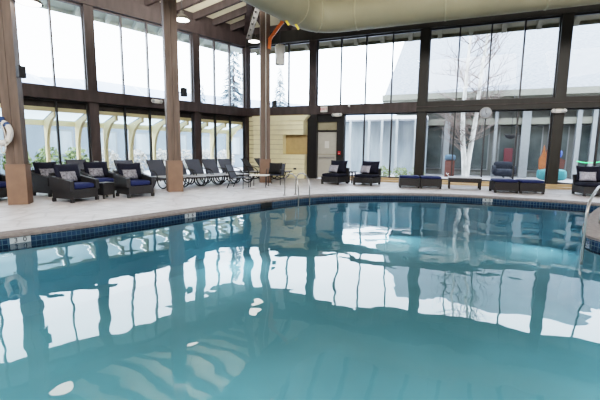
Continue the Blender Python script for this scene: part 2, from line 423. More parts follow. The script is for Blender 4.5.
# steel stair rail at the right edge
st = thing('stair_rail', 'curved steel stair handrail rising out of the water at the right edge', 'handrail', (4.83, 6.28, 0), 0)
d1 = V((.72, .69, 0))
for k, off in ((0, V((0, 0, 0))), (1, V((.50, -.42, 0)))):
    path = [(0, 0, -.5), (0, 0, 0), (0, 0, .33), d1 * .04 + V((0, 0, .46)), d1 * .16 + V((0, 0, .57)), d1 * .45 + V((0, 0, .68)), d1 * .9 + V((0, 0, .78)), d1 * 1.3 + V((0, 0, .74)), d1 * 1.45 + V((0, 0, .6)), d1 * 1.5 + V((0, 0, .0))]
    if k == 0: MB().tube(spline([V(q) + off for q in path], 6), .022, 10).build('rail', M['steel'], st)

# ================================================================== WALLS: posts, beams, windows
ZH, ZHT, ZT1, ZT0, ZS = 6.51, 7.06, 3.48, 3.07, .16
LP = [0, 3.03, 7.52, 12.0, 16.5, 21.0, 25.5]
FP = [0, 3.76, 8.82, 13.87, 18.93, 24.0]
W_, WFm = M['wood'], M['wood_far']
def post(T, s, m, w, dep, label, grp):
    mb = MB().box(s - w / 2, s + w / 2, -.12, dep, 0, ZHT, T)
    return struct('wall_post', mb, m, label, 'post', grp)
post(FL, 0, W_, .30, .22, 'dark corner post where the two glazed walls meet', None)
for i, s in enumerate(LP[1:]): post(FL, s, W_, .34, .2, ['second dark wall post of the left glazed wall, right of the middle column', 'wide dark wall post of the left glazed wall, behind the armchairs', 'dark wall post at the near end of the left glazed wall'][min(i, 2)], 'left wall posts')
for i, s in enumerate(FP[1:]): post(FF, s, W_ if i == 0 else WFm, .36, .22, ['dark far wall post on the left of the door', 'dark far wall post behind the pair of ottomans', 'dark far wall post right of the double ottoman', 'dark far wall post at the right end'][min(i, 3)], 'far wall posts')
struct('head_beam', MB().box(-.2, 26, -.14, .26, ZH, ZHT, FL), W_, 'dark timber head beam over the left windows', 'beam')
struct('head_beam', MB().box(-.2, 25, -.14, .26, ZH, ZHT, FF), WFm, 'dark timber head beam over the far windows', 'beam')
struct('transom_beam', MB().box(-.1, 26, -.16, .27, ZT0, ZT1, FL), W_, 'dark brown timber transom across the left glazed wall', 'beam')
mb = MB().box(-.1, 8.6, -.16, .27, ZT0, ZT1, FF)
struct('transom_beam', mb, W_, 'dark brown transom beam over the siding and door', 'beam')
struct('transom_beam', MB().box(8.6, 25, -.16, .275, ZT0, ZT1, FF), WFm, 'dark timber transom beam across the far glazed wall', 'beam')
struct('transom_cap', MB().box(8.6, 25, .275, .30, ZT0 + .2, ZT0 + .23, FF), M['wood'], 'thin trim strip along the far transom', 'trim')
wn = [0]
def window(T, edges, z0, z1, mm, label, mw=.055, fr=.05):
    wn[0] += 1
    mb = MB(); a, b = edges[0], edges[-1]
    mb.box(a, b, -.05, .05, z0, z0 + fr, T); mb.box(a, b, -.05, .05, z1 - fr, z1, T)
    for s in edges[1:-1]: mb.box(s - mw / 2, s + mw / 2, -.06, .08, z0, z1, T)
    for s, k in ((a, 1), (b, -1)): mb.box(min(s, s + k * .04), max(s, s + k * .04), -.05, .05, z0, z1, T)
    o = struct('window_%d' % wn[0], mb, mm, label, 'window')
    pv = MB()
    for s0, s1 in zip(edges[:-1], edges[1:]): pv.add([(s0, 0, z0), (s1, 0, z0), (s1, 0, z1), (s0, 0, z1)], [(0, 1, 2, 3)], False, T)
    pv.build('pane', M['glass'], o); return o
def lin(a, b, n): return [a + (b - a) * i / n for i in range(n + 1)]
lname = ['in the corner', 'between the middle column and the wide post', 'behind the near column', 'left of the near column', 'further back', 'at the rear']
for i in range(6):
    a, b = LP[i] + .16, LP[i + 1] - .17
    n = 3 if i == 0 else 4
    e = lin(a, b, n)
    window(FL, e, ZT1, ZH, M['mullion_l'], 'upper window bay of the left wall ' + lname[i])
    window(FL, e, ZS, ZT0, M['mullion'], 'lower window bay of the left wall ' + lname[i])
fname = ['over the yellow siding', 'over the lounge chairs', 'in the middle with the bare tree', 'at the right end', 'out to the right']
for i in range(5):
    a, b = FP[i] + .18, FP[i + 1] - .18
    n = 3 if i == 0 else 4
    window(FF, lin(a, b, n), ZT1, ZH, M['mullion'], 'upper window bay of the far wall ' + fname[i])
    if i == 1: window(FF, [5.22, 6.29, 7.53, b], ZS, ZT0, M['mullion'], 'lower window bay of the far wall behind the lounge chairs')
    elif i > 1: window(FF, lin(a, b, n), ZS, ZT0, M['mullion'], 'lower window bay of the far wall ' + fname[i])
struct('baseboard_left', MB().box(0, 26, -.12, .16, 0, ZS, FL), W_, 'dark timber curb below the left windows', 'baseboard')
struct('baseboard_far', MB().box(5.4, 25, -.12, .24, 0, ZS, FF), M['sill'], 'tan timber curb below the far windows', 'baseboard')
struct('trim_1', MB().box(5.4, 25, .24, .62, .0, .07, FF), M['sill'], 'low tan timber step along the far windows', 'step')
# rear of the hall, behind the camera
BK = [WL(27, 0, 0), V((-10, -9, 0)), V((20, -9, 0)), WF(26, 0, 0)]
M['backwall'] = mat('plain_wall', (.30, .27, .23), .7, var=.05)
for a, b, nm, lb in ((BK[0], BK[1], 'wall_rear_left', 'plain rear wall on the left'), (BK[1], BK[2], 'wall_rear', 'plain rear wall behind the camera'), (BK[2], BK[3], 'wall_right', 'plain wall on the right')):
    mb = MB().add([a, b, b + V((0, 0, 12)), a + V((0, 0, 12))], [(0, 1, 2, 3)]); struct(nm, mb, M['backwall'], lb, 'wall')

# ---------------------------------------------------------------- roof
SLP, ZR, RD = .40, 7.42, 9.0
hip_h = (nL + nF); k = 1 / (nL.dot(hip_h)); HP = C0 + hip_h * k * RD                    # point 9 m in from both walls
ztop = ZR + SLP * RD
def rz(d): return ZR + SLP * d
EV = -1.15
hipE = C0 + hip_h * k * EV
mb = MB().add([V((hipE.x, hipE.y, rz(EV))), V((HP.x, HP.y, ztop)), WL(27, RD, ztop), WL(27, EV, rz(EV))], [(0, 1, 2, 3)])
c1 = struct('ceiling', mb, M['ceiling'], 'cream board ceiling sloping up from the left wall', 'ceiling')
mb = MB().add([V((hipE.x, hipE.y, rz(EV))), V((HP.x, HP.y, ztop)), WF(26, RD, ztop), WF(26, EV, rz(EV))], [(0, 1, 2, 3)])
struct('ceiling', mb, M['ceiling'], 'cream board ceiling sloping up from the far wall', 'ceiling')
mb = MB().add([V((HP.x, HP.y, ztop)), WL(27, RD, ztop), V((-10, -9, ztop)), V((20, -9, ztop)), WF(26, RD, ztop)], [(0, 1, 2, 3, 4)])
struct('ceiling', mb, M['ceiling'], 'flat middle of the ceiling over the pool', 'ceiling')
# rafters: the left ones run skew to their wall, all with an exposed tail outside the glass
azr = math.radians(98); vr = V((math.sin(azr), math.cos(azr), 0)); gl_ = vr.dot(nL)
def dF(p): return (p - C0).dot(nF)
def dL(p): return (p - C0).dot(nL)
def rafter(p0, dirv, rate, t0, t1, w, h, m, label, grp):
    a = p0 + dirv * t0 + V((0, 0, rz(t0 * rate) - h / 2 - .01)); b = p0 + dirv * t1 + V((0, 0, rz(t1 * rate) - h / 2 - .01))
    return struct('rafter', MB().bar(a, b, w, h), m, label, 'rafter', grp)
sl = [.95, 1.98, 3.03, 4.15, 5.28, 6.4, 7.52, 8.64, 9.76, 10.9, 12.0, 13.1, 14.2, 15.4, 16.5, 17.6, 18.8, 20]
for s in sl:
    p0 = WL(s, 0, 0); t1 = RD / gl_
    while t1 > .5 and dF(p0 + vr * t1) < dL(p0 + vr * t1): t1 -= .05
    rafter(p0, vr, gl_, .0, t1, .15, .30, M['wood'], 'dark rafter of the left roof slope rising from the left wall', 'rafters of the left roof slope')
    mb = MB().bar(WL(s, -.12, 7.10), WL(s, EV + .1, 6.47), .13, .2)
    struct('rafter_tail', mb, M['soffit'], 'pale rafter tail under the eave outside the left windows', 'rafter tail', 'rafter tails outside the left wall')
for i in range(19):
    s = 1.25 + 1.265 * i; p0 = WF(s, 0, 0); t1 = RD
    while t1 > .5 and dL(p0 + nF * t1) < dF(p0 + nF * t1): t1 -= .05
    rafter(p0, nF, 1, 0, t1, .17, .34, M['wood'], 'dark rafter of the far roof slope above the duct', 'rafters of the far roof slope')
    mb = MB().bar(WF(s + .5, -.12, 7.10), WF(s + .5, EV + .1, 6.44), .18, .2)
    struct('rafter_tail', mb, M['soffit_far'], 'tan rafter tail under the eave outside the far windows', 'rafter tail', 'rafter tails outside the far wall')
hv = V((HP.x - C0.x, HP.y - C0.y, 0)); 
struct('hip_beam', MB().bar(C0 + V((0, 0, ZR - .2)), V((HP.x, HP.y, ztop - .2)), .24, .42), M['wood'], 'dark hip beam rising from the corner of the two walls', 'beam')
for T, L, lab in ((FL, 27, 'left'), (FF, 26, 'far')):
    mb = MB().box(0, L, EV - .03, EV + .02, 6.42, rz(EV) + .02, T)
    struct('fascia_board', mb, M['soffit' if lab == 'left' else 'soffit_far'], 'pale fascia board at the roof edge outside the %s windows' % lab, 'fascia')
    mb = MB().add([(EV, EV, 6.55), (L, EV, 6.55), (L, -.13, 7.2), (0, -.13, 7.2)], [(0, 1, 2, 3)], False, T)
    struct('soffit', mb, M['soffit' if lab == 'left' else 'soffit_far'], 'pale soffit outside the %s windows' % lab, 'soffit')
    struct('wall_frieze', MB().box(-.1, L - 1, -.05, .05, ZHT, ZR + .02, T), M['wood'], 'dark boards between rafter feet above the %s head beam' % lab, 'wall')

# ================================================================== YELLOW SIDING AND DOOR
M['groove'] = mat('lap_shadow', (.30, .22, .10), .7, var=.1)  # shade under each lap board, put in as dark tan strips
sd = MB().box(.1, 3.76, -.1, .06, 0, 3.07, FF)
gr = MB(); h = .235
for i in range(13):                                    # lapped boards; a recess on the right between z 1.18 and 2.1
    z0, z1 = i * h, min((i + 1) * h, 3.05)
    b, d = (3.52, .50) if z1 < 1.2 else ((2.36, .50) if z1 < 2.15 else (3.46, .55))
    sd.hexa([(.72, 0, z0), (b, 0, z0), (b, d + .02, z0), (.72, d + .02, z0)], [(.72, 0, z1), (b, 0, z1), (b, d, z1), (.72, d, z1)], FF)
    gr.box(.72, b, d - .005, d + .012, z1 - .012, z1 + .012, FF).box(.15, .72, .06, .066, z1 - .012, z1 + .012, FF)
sd = sd.build('wall_siding', M['siding']); tag(sd, 'pale yellow lap siding wall with a square recess below the transom', 'wall', None, 'structure')
gr.build('lap_shadow_strips', M['groove'], sd)
M['recess'] = mat('tan_recess', (.50, .37, .20), .6, var=.06)
MB().box(2.36, 3.50, .02, .12, 1.15, 2.1, FF).build('recess_back', M['recess'], sd)
MB().add([(2.3, .0, 3.03), (3.72, .0, 3.03), (3.72, .62, 3.03), (.70, .62, 3.03), (.70, 0, 3.03), (3.5, 0, 2.78), (3.5, .585, 2.78), (.70, .585, 2.78), (.70, 0, 2.78)],
         [(1, 2, 6, 5), (2, 3, 7, 6), (3, 4, 8, 7), (5, 6, 7, 8), (1, 4, 3, 2)], False, FF).build('hood', M['siding'], sd)
MB().box(2.95, 3.1, .52, .535, .42, .5, FF).build('vent_plate', M['ink'], sd)
# door
dr = thing('door_1', 'pale grey steel door with a paper notice in a dark frame', 'door', tuple(WF(4.5, 0, 0)), ROT_F, None, 'structure')
MB().box(-.94, -.47, -.26, .08, 0, 3.07).box(.52, .88, -.2, .08, 0, 3.07).box(-.47, .52, -.12, .08, 2.72, 3.07).box(-.47, .52, -.12, .08, 2.26, 2.34).build('frame', M['mullion'], dr)
MB().box(-.47, .52, -.04, .03, 2.34, 2.72).build('transom_panel', M['doorpanel'], dr)
lf = MB().box(-.46, .51, -.05, .0, .02, 2.26).build('door_leaf', M['door'], dr)
MB().box(-.46, .51, -.058, -.05, 1.17, 1.2).build('groove', M['doorpanel'], lf)
MB().box(-.11, .11, -.058, -.05, 1.48, 1.82).build('notice', M['paper'], lf)
MB().box(-.38, .4, -.11, -.08, 1.0, 1.05).box(-.36, -.32, -.09, -.05, .98, 1.06).box(.34, .38, -.09, -.05, .98, 1.06).build('push_bar', M['galv'], lf)
MB().tube([(0, -.08, 2.36), (.02, -.14, 2.3), (.25, -.14, 2.28)], .02, 6).build('door_closer', M['black'], lf)
pl = thing('fire_alarm', 'small red fire alarm pull on the door frame', 'fire alarm', tuple(WF(5.17, .21, 1.26)), ROT_F)
MB().box(-.06, .06, -.03, 0, -.08, .08).build('body', M['red'], pl); MB().box(-.04, .04, -.045, -.03, -.03, -.005).build('handle', M['white'], pl)

# ================================================================== WALL-MOUNTED FITTINGS
ex = thing('exit_sign', 'white exit sign with red letters on the transom above the door', 'exit sign', tuple(WF(4.4, .28, 3.3)), ROT_F)
MB().box(-.17, .17, -.06, 0, -.13, .13).build('housing', M['white'], ex)
text_mesh('lettering', 'EXIT', .17, M['red'], ex, (0, -.064, 0), (PI / 2, 0, 0))
def emergency(loc, rz_, label):
    e = thing('emergency_light', label, 'emergency light', tuple(loc), rz_, 'oval emergency lights')
    MB().cushion((0, -.06, 0), .42, .12, .17, e=.9, ez=.8).build('housing', M['white'], e)
    for sx in (-.17, .17):
        hd = MB().lathe([(.03, 0), (.075, .03), (.08, .08)], 12, Matrix.Translation((sx, -.08, 0)) @ Matrix.Rotation(PI / 2, 4, 'X')).build('lamp_head', M['white'], e)
        MB().lathe([(.068, .078), (.06, .085)], 12, Matrix.Translation((sx, -.08, 0)) @ Matrix.Rotation(PI / 2, 4, 'X')).build('lens', M['metal_l'], hd)
    return e
emergency(WF(5.08, .3, 3.02), ROT_F, 'white oval emergency light at the upper right corner of the door frame')
emergency(WF(13.82, .3, 2.96), ROT_F, 'white oval emergency light on the far wall post right of the double ottoman')
emergency(WL(5.14, .3, 3.33), ROT_L, 'white oval emergency light on the left transom beam')
cm = thing('security_camera', 'small white security camera on the far transom right of the exit sign', 'camera', tuple(WF(5.63, .28, 3.4)), ROT_F)
MB().box(-.03, .03, -.03, 0, -.03, .06).build('bracket', M['white'], cm)
MB().tube([(0, -.03, .03), (0, -.16, .0)], .045, 10).build('body', M['white'], cm)
ck = thing('wall_clock', 'round pale grey wall clock hanging on a mullion below the far transom', 'clock', tuple(WF(11.32, .31, 2.96)), ROT_F)
RX = Matrix.Rotation(PI / 2, 4, 'X')
MB().lathe([(.20, 0), (.225, .02), (.225, .05), (.2, .055), (.195, .045)], 28, RX).build('rim', M['galv'], ck)
M['dial'] = mat('clock_dial', (.42, .46, .52), .4, var=.03)
MB().lathe([(.198, .03), (.198, .046), (.0, .047)], 28, RX).build('dial', M['dial'], ck)
MB().bar((0, -.05, 0), (.0, -.05, .13), .014, .004, V((0, 1, 0))).build('hand', M['ink'], ck)
MB().bar((0, -.052, 0), (.05, -.052, -.07), .018, .004, V((0, 1, 0))).build('hand', M['ink'], ck)

# ================================================================== COLUMNS
def column(x, y, w, wc, h, hc, rot, label, conduit=False):
    c = thing('column', label, 'column', (x, y, 0), rot, 'timber columns')
    ps = MB()
    for sx in (-1, 1):                                # two laminated halves with a shadow gap
        ps.box(sx * w / 4 - w / 4 + .004, sx * w / 4 + w / 4 - .004, -w / 2, w / 2, 0, h)
    ps.build('post', M['column'], c)
    k = MB().box(-wc / 2, wc / 2, -wc / 2, wc / 2, 0, hc).build('casing', M['casing'], c)
    MB().box(-wc / 2 - .008, wc / 2 + .008, -wc / 2 - .008, wc / 2 + .008, hc - .02, hc + .006).build('casing_cap', M['casing'], k)
    if conduit: MB().tube([(.02, -w / 2 - .02, hc), (.02, -w / 2 - .02, h)], .016, 6).build('conduit', M['white'], c)
    return c
column(-6.90, 9.25, .36, .41, 11.0, .97, math.radians(20), 'brown timber column nearest on the left with a life ring')
column(-4.12, 12.36, .40, .46, 10.2, 1.0, math.radians(28), 'brown timber column in the middle of the lounger row')
column(-1.5, 16.1, .40, .45, 9.6, .98, math.radians(10), 'brown timber column furthest back, with a white conduit, before the siding', True)

# life ring on the near column
lr = thing('life_ring', 'white life ring with rope hanging on the near timber column', 'life ring', (-6.98, 8.98, 1.72), math.radians(-8))
tor = [(.24 * math.cos(a), -.05, .24 * math.sin(a)) for a in lin(0, 2 * PI, 36)[:-1]]
MB().tube(tor, .065, 12, closed=True).build('ring', M['ringw'], lr)
for a in (.8, 2.35, 3.9, 5.5):
    seg = [(.24 * math.cos(a + q), -.05, .24 * math.sin(a + q)) for q in (-.14, 0, .14)]
    MB().tube(seg, .068, 12).build('band', M['ringb'] if a < 3 else M['rope'], lr)
MB().tube(spline([(.3 * math.cos(a) + .03 * math.sin(5 * a), -.10, .3 * math.sin(a) - .03) for a in lin(-2.2, 1.8, 14)], 4), .011, 6).build('grab_rope', M['rope'], lr)
MB().tube(spline([(-.02, -.1, .36), (.10, -.12, .2), (.16, -.1, -.1), (.12, -.1, -.42), (.03, -.1, -.45), (.02, -.1, -.2)], 6), .012, 6).build('throw_line', M['rope'], lr)
MB().box(-.05, .05, -.05, .02, .24, .36).cushion((0, -.1, .28), .2, .12, .18).build('hook', M['ringb'], lr)

# small speakers on the columns
def speaker(loc, rot, label):
    s_ = thing('speaker', label, 'speaker', loc, rot, 'small column speakers')
    MB().box(-.075, .075, -.17, -.03, -.13, .13).build('cabinet', M['black'], s_)
    MB().box(-.06, .06, -.176, -.17, -.11, .11).build('grille', M['frame'], s_)
    MB().tube([(0, -.03, 0), (0, .12, .02)], .018, 6).build('bracket', M['black'], s_)
speaker((-6.54, 9.05, 3.1), math.radians(60), 'small black speaker on the near timber column')
speaker((-3.76, 12.22, 3.14), math.radians(60), 'small black speaker on the middle timber column')
speaker((-1.17, 15.95, 3.24), math.radians(50), 'small black speaker on the furthest timber column')

# dome pendant lamps
M['shade'] = mat('dark_shade', (.07, .065, .06), .5, var=.1)
M['strap'] = mat('dull_galvanised', (.13, .13, .13), .5, metal=.3, var=.2, scale=12)
def dome_lamp(loc, label):
    d = thing('pendant_lamp', label, 'pendant lamp', loc, 0, 'dome pendant lamps')
    MB().lathe([(.29, 0), (.28, .03), (.22, .10), (.12, .17), (.07, .19), (.07, .30), (.0, .31)], 24).build('shade', M['shade'], d)
    MB().lathe([(.0, -.02), (.2, -.015), (.27, .005), (.26, .02)], 24).build('lens', M['lens'], d)
    dd = min((V(loc) - C0).dot(nL), (V(loc) - C0).dot(nF)); top = rz(min(dd, RD)) - loc[2]
    MB().tube([(0, 0, .3), (0, 0, top)], .012, 6).build('stem', M['black'], d)
dome_lamp((-6.42, 9.4, 4.74), 'dome pendant lamp beside the top of the near timber column')
dome_lamp((-4.22, 14.0, 5.87), 'lit dome pendant lamp right of the middle timber column')
dome_lamp((-2.17, 18.0, 6.25), 'dome pendant lamp left of the furthest timber column')
cy = thing('cylinder_lamp', 'white cylinder pendant hanging right of the furthest timber column', 'pendant lamp', (-.93, 17.0, 5.02), 0)
MB().lathe([(.18, 0), (.21, .02), (.21, .80), (.18, .82), (0, .82)], 20).build('shade', M['white'], cy)
MB().tube([(0, 0, .82), (0, 0, rz(2.26) - 5.04)], .012, 6).build('stem', M['black'], cy)

# ================================================================== DUCT AND BRACES
dq = V((3.6, 14.44, 6.5)); e0 = dq - uF * 3.35
leg = V((-.545, -.839, 0))
a0 = e0 + uF * 1.15; b0 = e0 + leg * 1.15
elbow = [a0.lerp(e0, t).lerp(e0.lerp(b0, t), t) for t in lin(0, 1, 8)]
path = [dq + uF * 16] + [dq + uF * x for x in (12, 8, 4, 0)] + elbow + [b0 + leg * x for x in (3, 6, 10, 15)]
dt = thing('air_duct', 'fat tan air duct bending overhead along the far wall', 'duct', (0, 0, 0), 0)
MB().tube(path, .58, 28).build('duct_tube', M['duct'], dt)
for q, dv in [(dq + uF * x, uF) for x in (-1.6, 1.5, 4.5, 7.5)] + [(b0 + leg * x, leg) for x in (.2, 3.2)] + [(elbow[4], (uF * -1 + leg).normalized())]:
    MB().tube([q - dv * .03, q + dv * .03], .592, 28).build('seam_band', M['seam'], dt)
MB().tube([(q.x, q.y, q.z + .3) for q in (dq + uF * 1.5,)] + [(dq.x + uF.x * 1.5, dq.y + uF.y * 1.5, 8.5)], .015, 6).build('hanger', M['galv'], dt)
br = thing('orange_brace', 'orange diagonal steel brace at the head of the furthest column', 'brace', (-1.3, 15.85, 5.4), 0)
MB().bar((0, 0, 0), (.03, 0, .38), .12, .1, V((0, 1, 0))).build('foot', M['orange'], br)
MB().bar((.0, 0, .34), (.75, .05, 1.35), .12, .1, V((0, 1, 0))).build('strut', M['orange'], br)
gs = thing('steel_strap', 'perforated grey steel strap slanting left of the furthest column head', 'brace', (-2.36, 17.5, 6.2), 0)
MB().bar((0, 0, 0), (.95, -1.14, 2.18), .22, .05, V((0, -1, 0))).build('plate', M['strap'], gs)
for t in (.12, .3, .48, .66, .84):
    MB().lathe([(.035, -.035), (.035, .035)], 10, Matrix.Translation(V((.5, -.6, 1.15)) * t + V((-.03, -.03, 0))) @ Matrix.Rotation(PI / 2, 4, 'X')).build('hole', M['ink'], gs)
for p in ((-.60, 14.1, 5.97), (-.25, 14.5, 5.95)):
    tg = MB().bar((0, 0, 0), (.14, 0, -.2), .07, .012, V((0, 1, 0))).build('tape_tag', M['yellow'], dt); tg.location = p; tg['label'] = 'yellow tape tag'

# ================================================================== FURNITURE
def R4(x, y, z, rx=0, ry=0, rz_=0):
    return Matrix.Translation((x, y, z)) @ Matrix.Rotation(rz_, 4, 'Z') @ Matrix.Rotation(ry, 4, 'Y') @ Matrix.Rotation(rx, 4, 'X')
def pillow_obj(host_loc, rot, off, tilt, label, m, size=.42, yaw=0):
    p = thing('throw_pillow', label, 'pillow', tuple(V(host_loc) + Matrix.Rotation(rot, 3, 'Z') @ V(off)), rot + yaw, 'throw pillows')
    b = MB().pillow(size * 1.15, size * .8, .15, R4(0, 0, 0, tilt) @ Matrix.Translation((0, 0, size * .4))).build('cover', m, p)
    return p
def make_armchair(loc, rot, label):
    c = thing('wicker_armchair', label, 'armchair', loc, rot, 'wicker armchairs by the left wall')
    w = M['wicker']
    MB().box(-.37, .37, -.38, .36, .09, .33).build('base', w, c)
    for sx in (-1, 1):
        MB().prism([(-.38, .30), (.36, .30), (.38, .68), (.1, .62), (-.38, .55)], sx * .37 - .055, sx * .37 + .055, 'x').build('arm', w, c)
        for sy in (-.34, .32): MB().box(sx * .36 - .035, sx * .36 + .035, sy - .035, sy + .035, 0, .1).build('leg', w, c)
    MB().prism([(.27, .30), (.38, .30), (.45, .74), (.36, .74)], -.37, .37, 'x').build('backrest', w, c)
    MB().cushion((0, -.05, .40), .62, .66, .16, e=.2, ez=.5).build('seat_cushion', M['blue'], c)
    MB().pillow(.72, .50, .22, R4(0, .24, .72, -.25), ear=.05).build('back_cushion', M['navy'], c)
    return c
AR = [((-5.93, 9.90, 0), (.93, -.36), 'dark wicker armchair in front beside the near column, grey pillow on its left'),
      ((-4.82, 10.96, 0), (.78, -.62), 'dark wicker armchair in front on the right of the wicker side table'),
      ((-7.25, 11.05, 0), (.93, -.36), 'dark wicker armchair half hidden behind the near column'),
      ((-6.12, 11.55, 0), (.78, -.62), 'dark wicker armchair in the back row between the two front armchairs'),
      ((-8.0, 9.85, 0), (.97, -.25), 'dark wicker armchair at the left edge behind the near column')]
ac = None
for loc, f, lab in AR:
    rot = face(*f)
    if ac is None: ac = make_armchair(loc, rot, lab)
    else: dup(ac, loc, rot, lab)
PL = ['grey patterned pillow on the front armchair beside the near column', 'grey patterned pillow on the front armchair right of the side table',
      'grey patterned pillow on the armchair behind the near column', 'grey patterned pillow on the back row armchair in the middle', 'grey patterned pillow on the armchair at the left edge']
for i, (loc, f, lab) in enumerate(AR):
    pillow_obj(loc, face(*f), (-.06, .06, .49), -.35, PL[i], M['pillow'], .38)
def side_table(loc, rot, w, h, m, label, apron=.3):
    t = thing('side_table', label, 'side table', loc, rot)
    MB().box(-w / 2, w / 2, -w / 2, w / 2, h - .03, h).build('table_top', m, t)
    MB().box(-w / 2 + .02, w / 2 - .02, -w / 2 + .02, w / 2 - .02, h - apron, h - .03).build('apron', m, t)
    for sx in (-1, 1):
        for sy in (-1, 1): MB().box(sx * (w / 2 - .04) - .02, sx * (w / 2 - .04) + .02, sy * (w / 2 - .04) - .02, sy * (w / 2 - .04) + .02, 0, h - .03).build('leg', m, t)
side_table((-5.43, 10.46, 0), face(.88, -.47), .38, .44, M['wicker'], 'square wicker side table between the two front armchairs', .34)

def make_lounger(loc, rot, label):
    c = thing('sun_lounger', label, 'sun lounger', loc, rot, 'sun loungers along the glazing')
    fr = MB()
    for sx in (-.31, .31):
        fr.tube([(sx, -.98, .37), (sx, -.5, .36), (sx, .30, .36), (sx, .62, .36)], .022, 8)
    fr.tube([(-.31, -.98, .37), (.31, -.98, .37)], .022, 8).tube([(-.31, .6, .36), (.31, .6, .36)], .02, 8)
    fr.build('frame', M['frame'], c)
    sl_ = MB()
    P = [(-.97, .385), (-.7, .37), (-.2, .365), (.28, .375)]
    sl_.prism([(y, z) for y, z in P] + [(y, z + .03) for y, z in P[::-1]], -.30, .30, 'x').build('seat_sling', M['sling_seat'], c)
    bk = MB(); q = [(.28, .385), (.42, .61), (.58, .83), (.68, .97)]
    bk.prism([(y, z) for y, z in q] + [(y + .035, z - .01) for y, z in q[::-1]], -.29, .29, 'x')
    b = bk.build('backrest', M['sling'], c)
    for sx in (-.30, .30): MB().tube([(sx, y + .018, z) for y, z in q], .02, 8).build('back_rail', M['frame'], b)
    for sx in (-.33, .33):
        for y0, y1 in ((-.86, -.12), (-.02, .66)):
            pts = [(sx, y0, .37)] + [(sx, (y0 + y1) / 2 - (y1 - y0) / 2 * math.cos(a), .36 - .335 * math.sin(a) ** .8) for a in lin(.12, PI - .12, 12)] + [(sx, y1, .37)]
            MB().tube(pts, .024, 8).build('leg', M['frame'], c)
        MB().tube(spline([(sx, .44, .62), (sx, .25, .60), (sx, .02, .56), (sx, -.10, .48), (sx, -.14, .37)], 5), .02, 8).build('armrest', M['frame'], c)
    return c
LG = [(8.55, 'dark sun lounger behind the front right armchair, first of the row from the left'), (7.45, 'sun lounger just right of the front armchairs, second of the row from the left'),
      (6.32, 'sun lounger directly left of the middle timber column'), (5.52, 'sun lounger mostly hidden behind the middle timber column'),
      (4.75, 'sun lounger directly right of the middle timber column'), (4.0, 'middle one of the three sun loungers right of the middle column'),
      (3.22, 'third sun lounger right of the middle column, next to the sling chair')]
lg = None
for s, lab in LG:
    p = WL(s, 1.8 if s > 8 else 3.02, 0); rot = face(nL.x, nL.y)
    if lg is None: lg = make_lounger(tuple(p), rot, lab)
    else: dup(lg, tuple(p), rot, lab)
dup(lg, (-1.95, 17.3, 0), face(.96, -.28), 'sun lounger before the corner, left one of the last two')
dup(lg, (-1.42, 17.95, 0), face(.96, -.28), 'sun lounger nearest the yellow siding, its foot right of the furthest column')

# pale metal patio chairs and tables by the glass
def make_patio_chair(loc, rot, label):
    c = thing('patio_chair', label, 'patio chair', loc, rot, 'pale metal patio chairs by the glass')
    MB().box(-.24, .24, -.22, .22, .43, .46).build('seat', M['metal_l'], c)
    bb = MB()
    for z in (.56, .66, .76, .86): bb.box(-.23, .23, .22, .245, z, z + .05)
    bb.build('backrest', M['metal_l'], c)
    for sx in (-.24, .24):
        MB().tube([(sx, -.24, 0), (sx, -.23, .62), (sx, .22, .66)], .016, 6).build('arm', M['frame'], c)
        MB().tube([(sx, .26, 0), (sx, .22, .45), (sx, .24, .92)], .016, 6).build('leg', M['frame'], c)
    return c
pc = make_patio_chair(tuple(WL(7.6, 1.0, 0)), face(-uL.x, -uL.y), 'pale metal patio chair behind the loungers left of the middle column')
dup(pc, tuple(WL(5.0, .9, 0)), face(uL.x, uL.y), 'pale metal patio chair behind the loungers right of the middle column')
dup(pc, tuple(WL(9.4, .9, 0)), face(-uL.x, -uL.y), 'pale metal patio chair behind the back row armchairs')
def patio_table(loc, label):
    t = thing('patio_table', label, 'patio table', loc, 0, 'pale patio tables by the glass')
    MB().lathe([(.34, .70), (.36, .71), (.36, .73), (.34, .74)], 24).build('table_top', M['metal_l'], t)
    MB().tube([(0, 0, .02), (0, 0, .71)], .03, 8).build('pedestal', M['frame'], t)
    MB().lathe([(.24, 0), (.23, .02), (.04, .04)], 20).build('foot', M['frame'], t)
patio_table(tuple(WL(6.75, 1.0, 0)), 'pale round patio table left of the middle column by the glass')

# sling chairs, table and bag before the far column
def make_sling_chair(loc, rot, label):
    c = thing('sling_chair', label, 'chair', loc, rot, 'low sling chairs by the pool ladder')
    MB().prism([(-.26, .40), (.22, .36), (.22, .39), (-.26, .43)], -.26, .26, 'x').build('seat', M['sling'], c)
    MB().prism([(.20, .36), (.42, .84), (.45, .83), (.24, .35)], -.26, .26, 'x').build('backrest', M['sling'], c)
    for sx in (-.28, .28):
        MB().tube(spline([(sx, -.24, .02), (sx, -.25, .4), (sx, -.24, .60), (sx, -.1, .63), (sx, .32, .60)], 4), .015, 6).build('arm', M['frame'], c)
        MB().tube([(sx, .36, .02), (sx, .2, .36), (sx, .43, .85)], .015, 6).build('leg', M['frame'], c)
        MB().tube([(sx, -.26, .41), (sx, .2, .37)], .015, 6).build('seat_rail', M['frame'], c)
    return c
sc_ = make_sling_chair((-2.16, 13.42, 0), face(.97, -.22), 'dark sling chair beside the white table, facing the pool ladder')
dup(sc_, (-.98, 14.85, 0), face(-.25, -.97), 'dark sling chair with a black bag on it, before the furthest column')
wt = thing('pool_table', 'small low table with a white top between the two sling chairs', 'table', (-1.52, 14.12, 0), math.radians(-8))
MB().box(-.33, .33, -.28, .28, .42, .45).build('table_top', M['white'], wt)
for sx in (-.29, .29):
    for sy in (-.24, .24): MB().tube([(sx, sy, 0), (sx * .97, sy * .97, .42)], .014, 6).build('leg', M['frame'], wt)
bg = thing('black_cushion', 'black cushion propped on the sling chair before the furthest column', 'cushion', (-1.0, 14.82, .44), face(-.25, -.97))
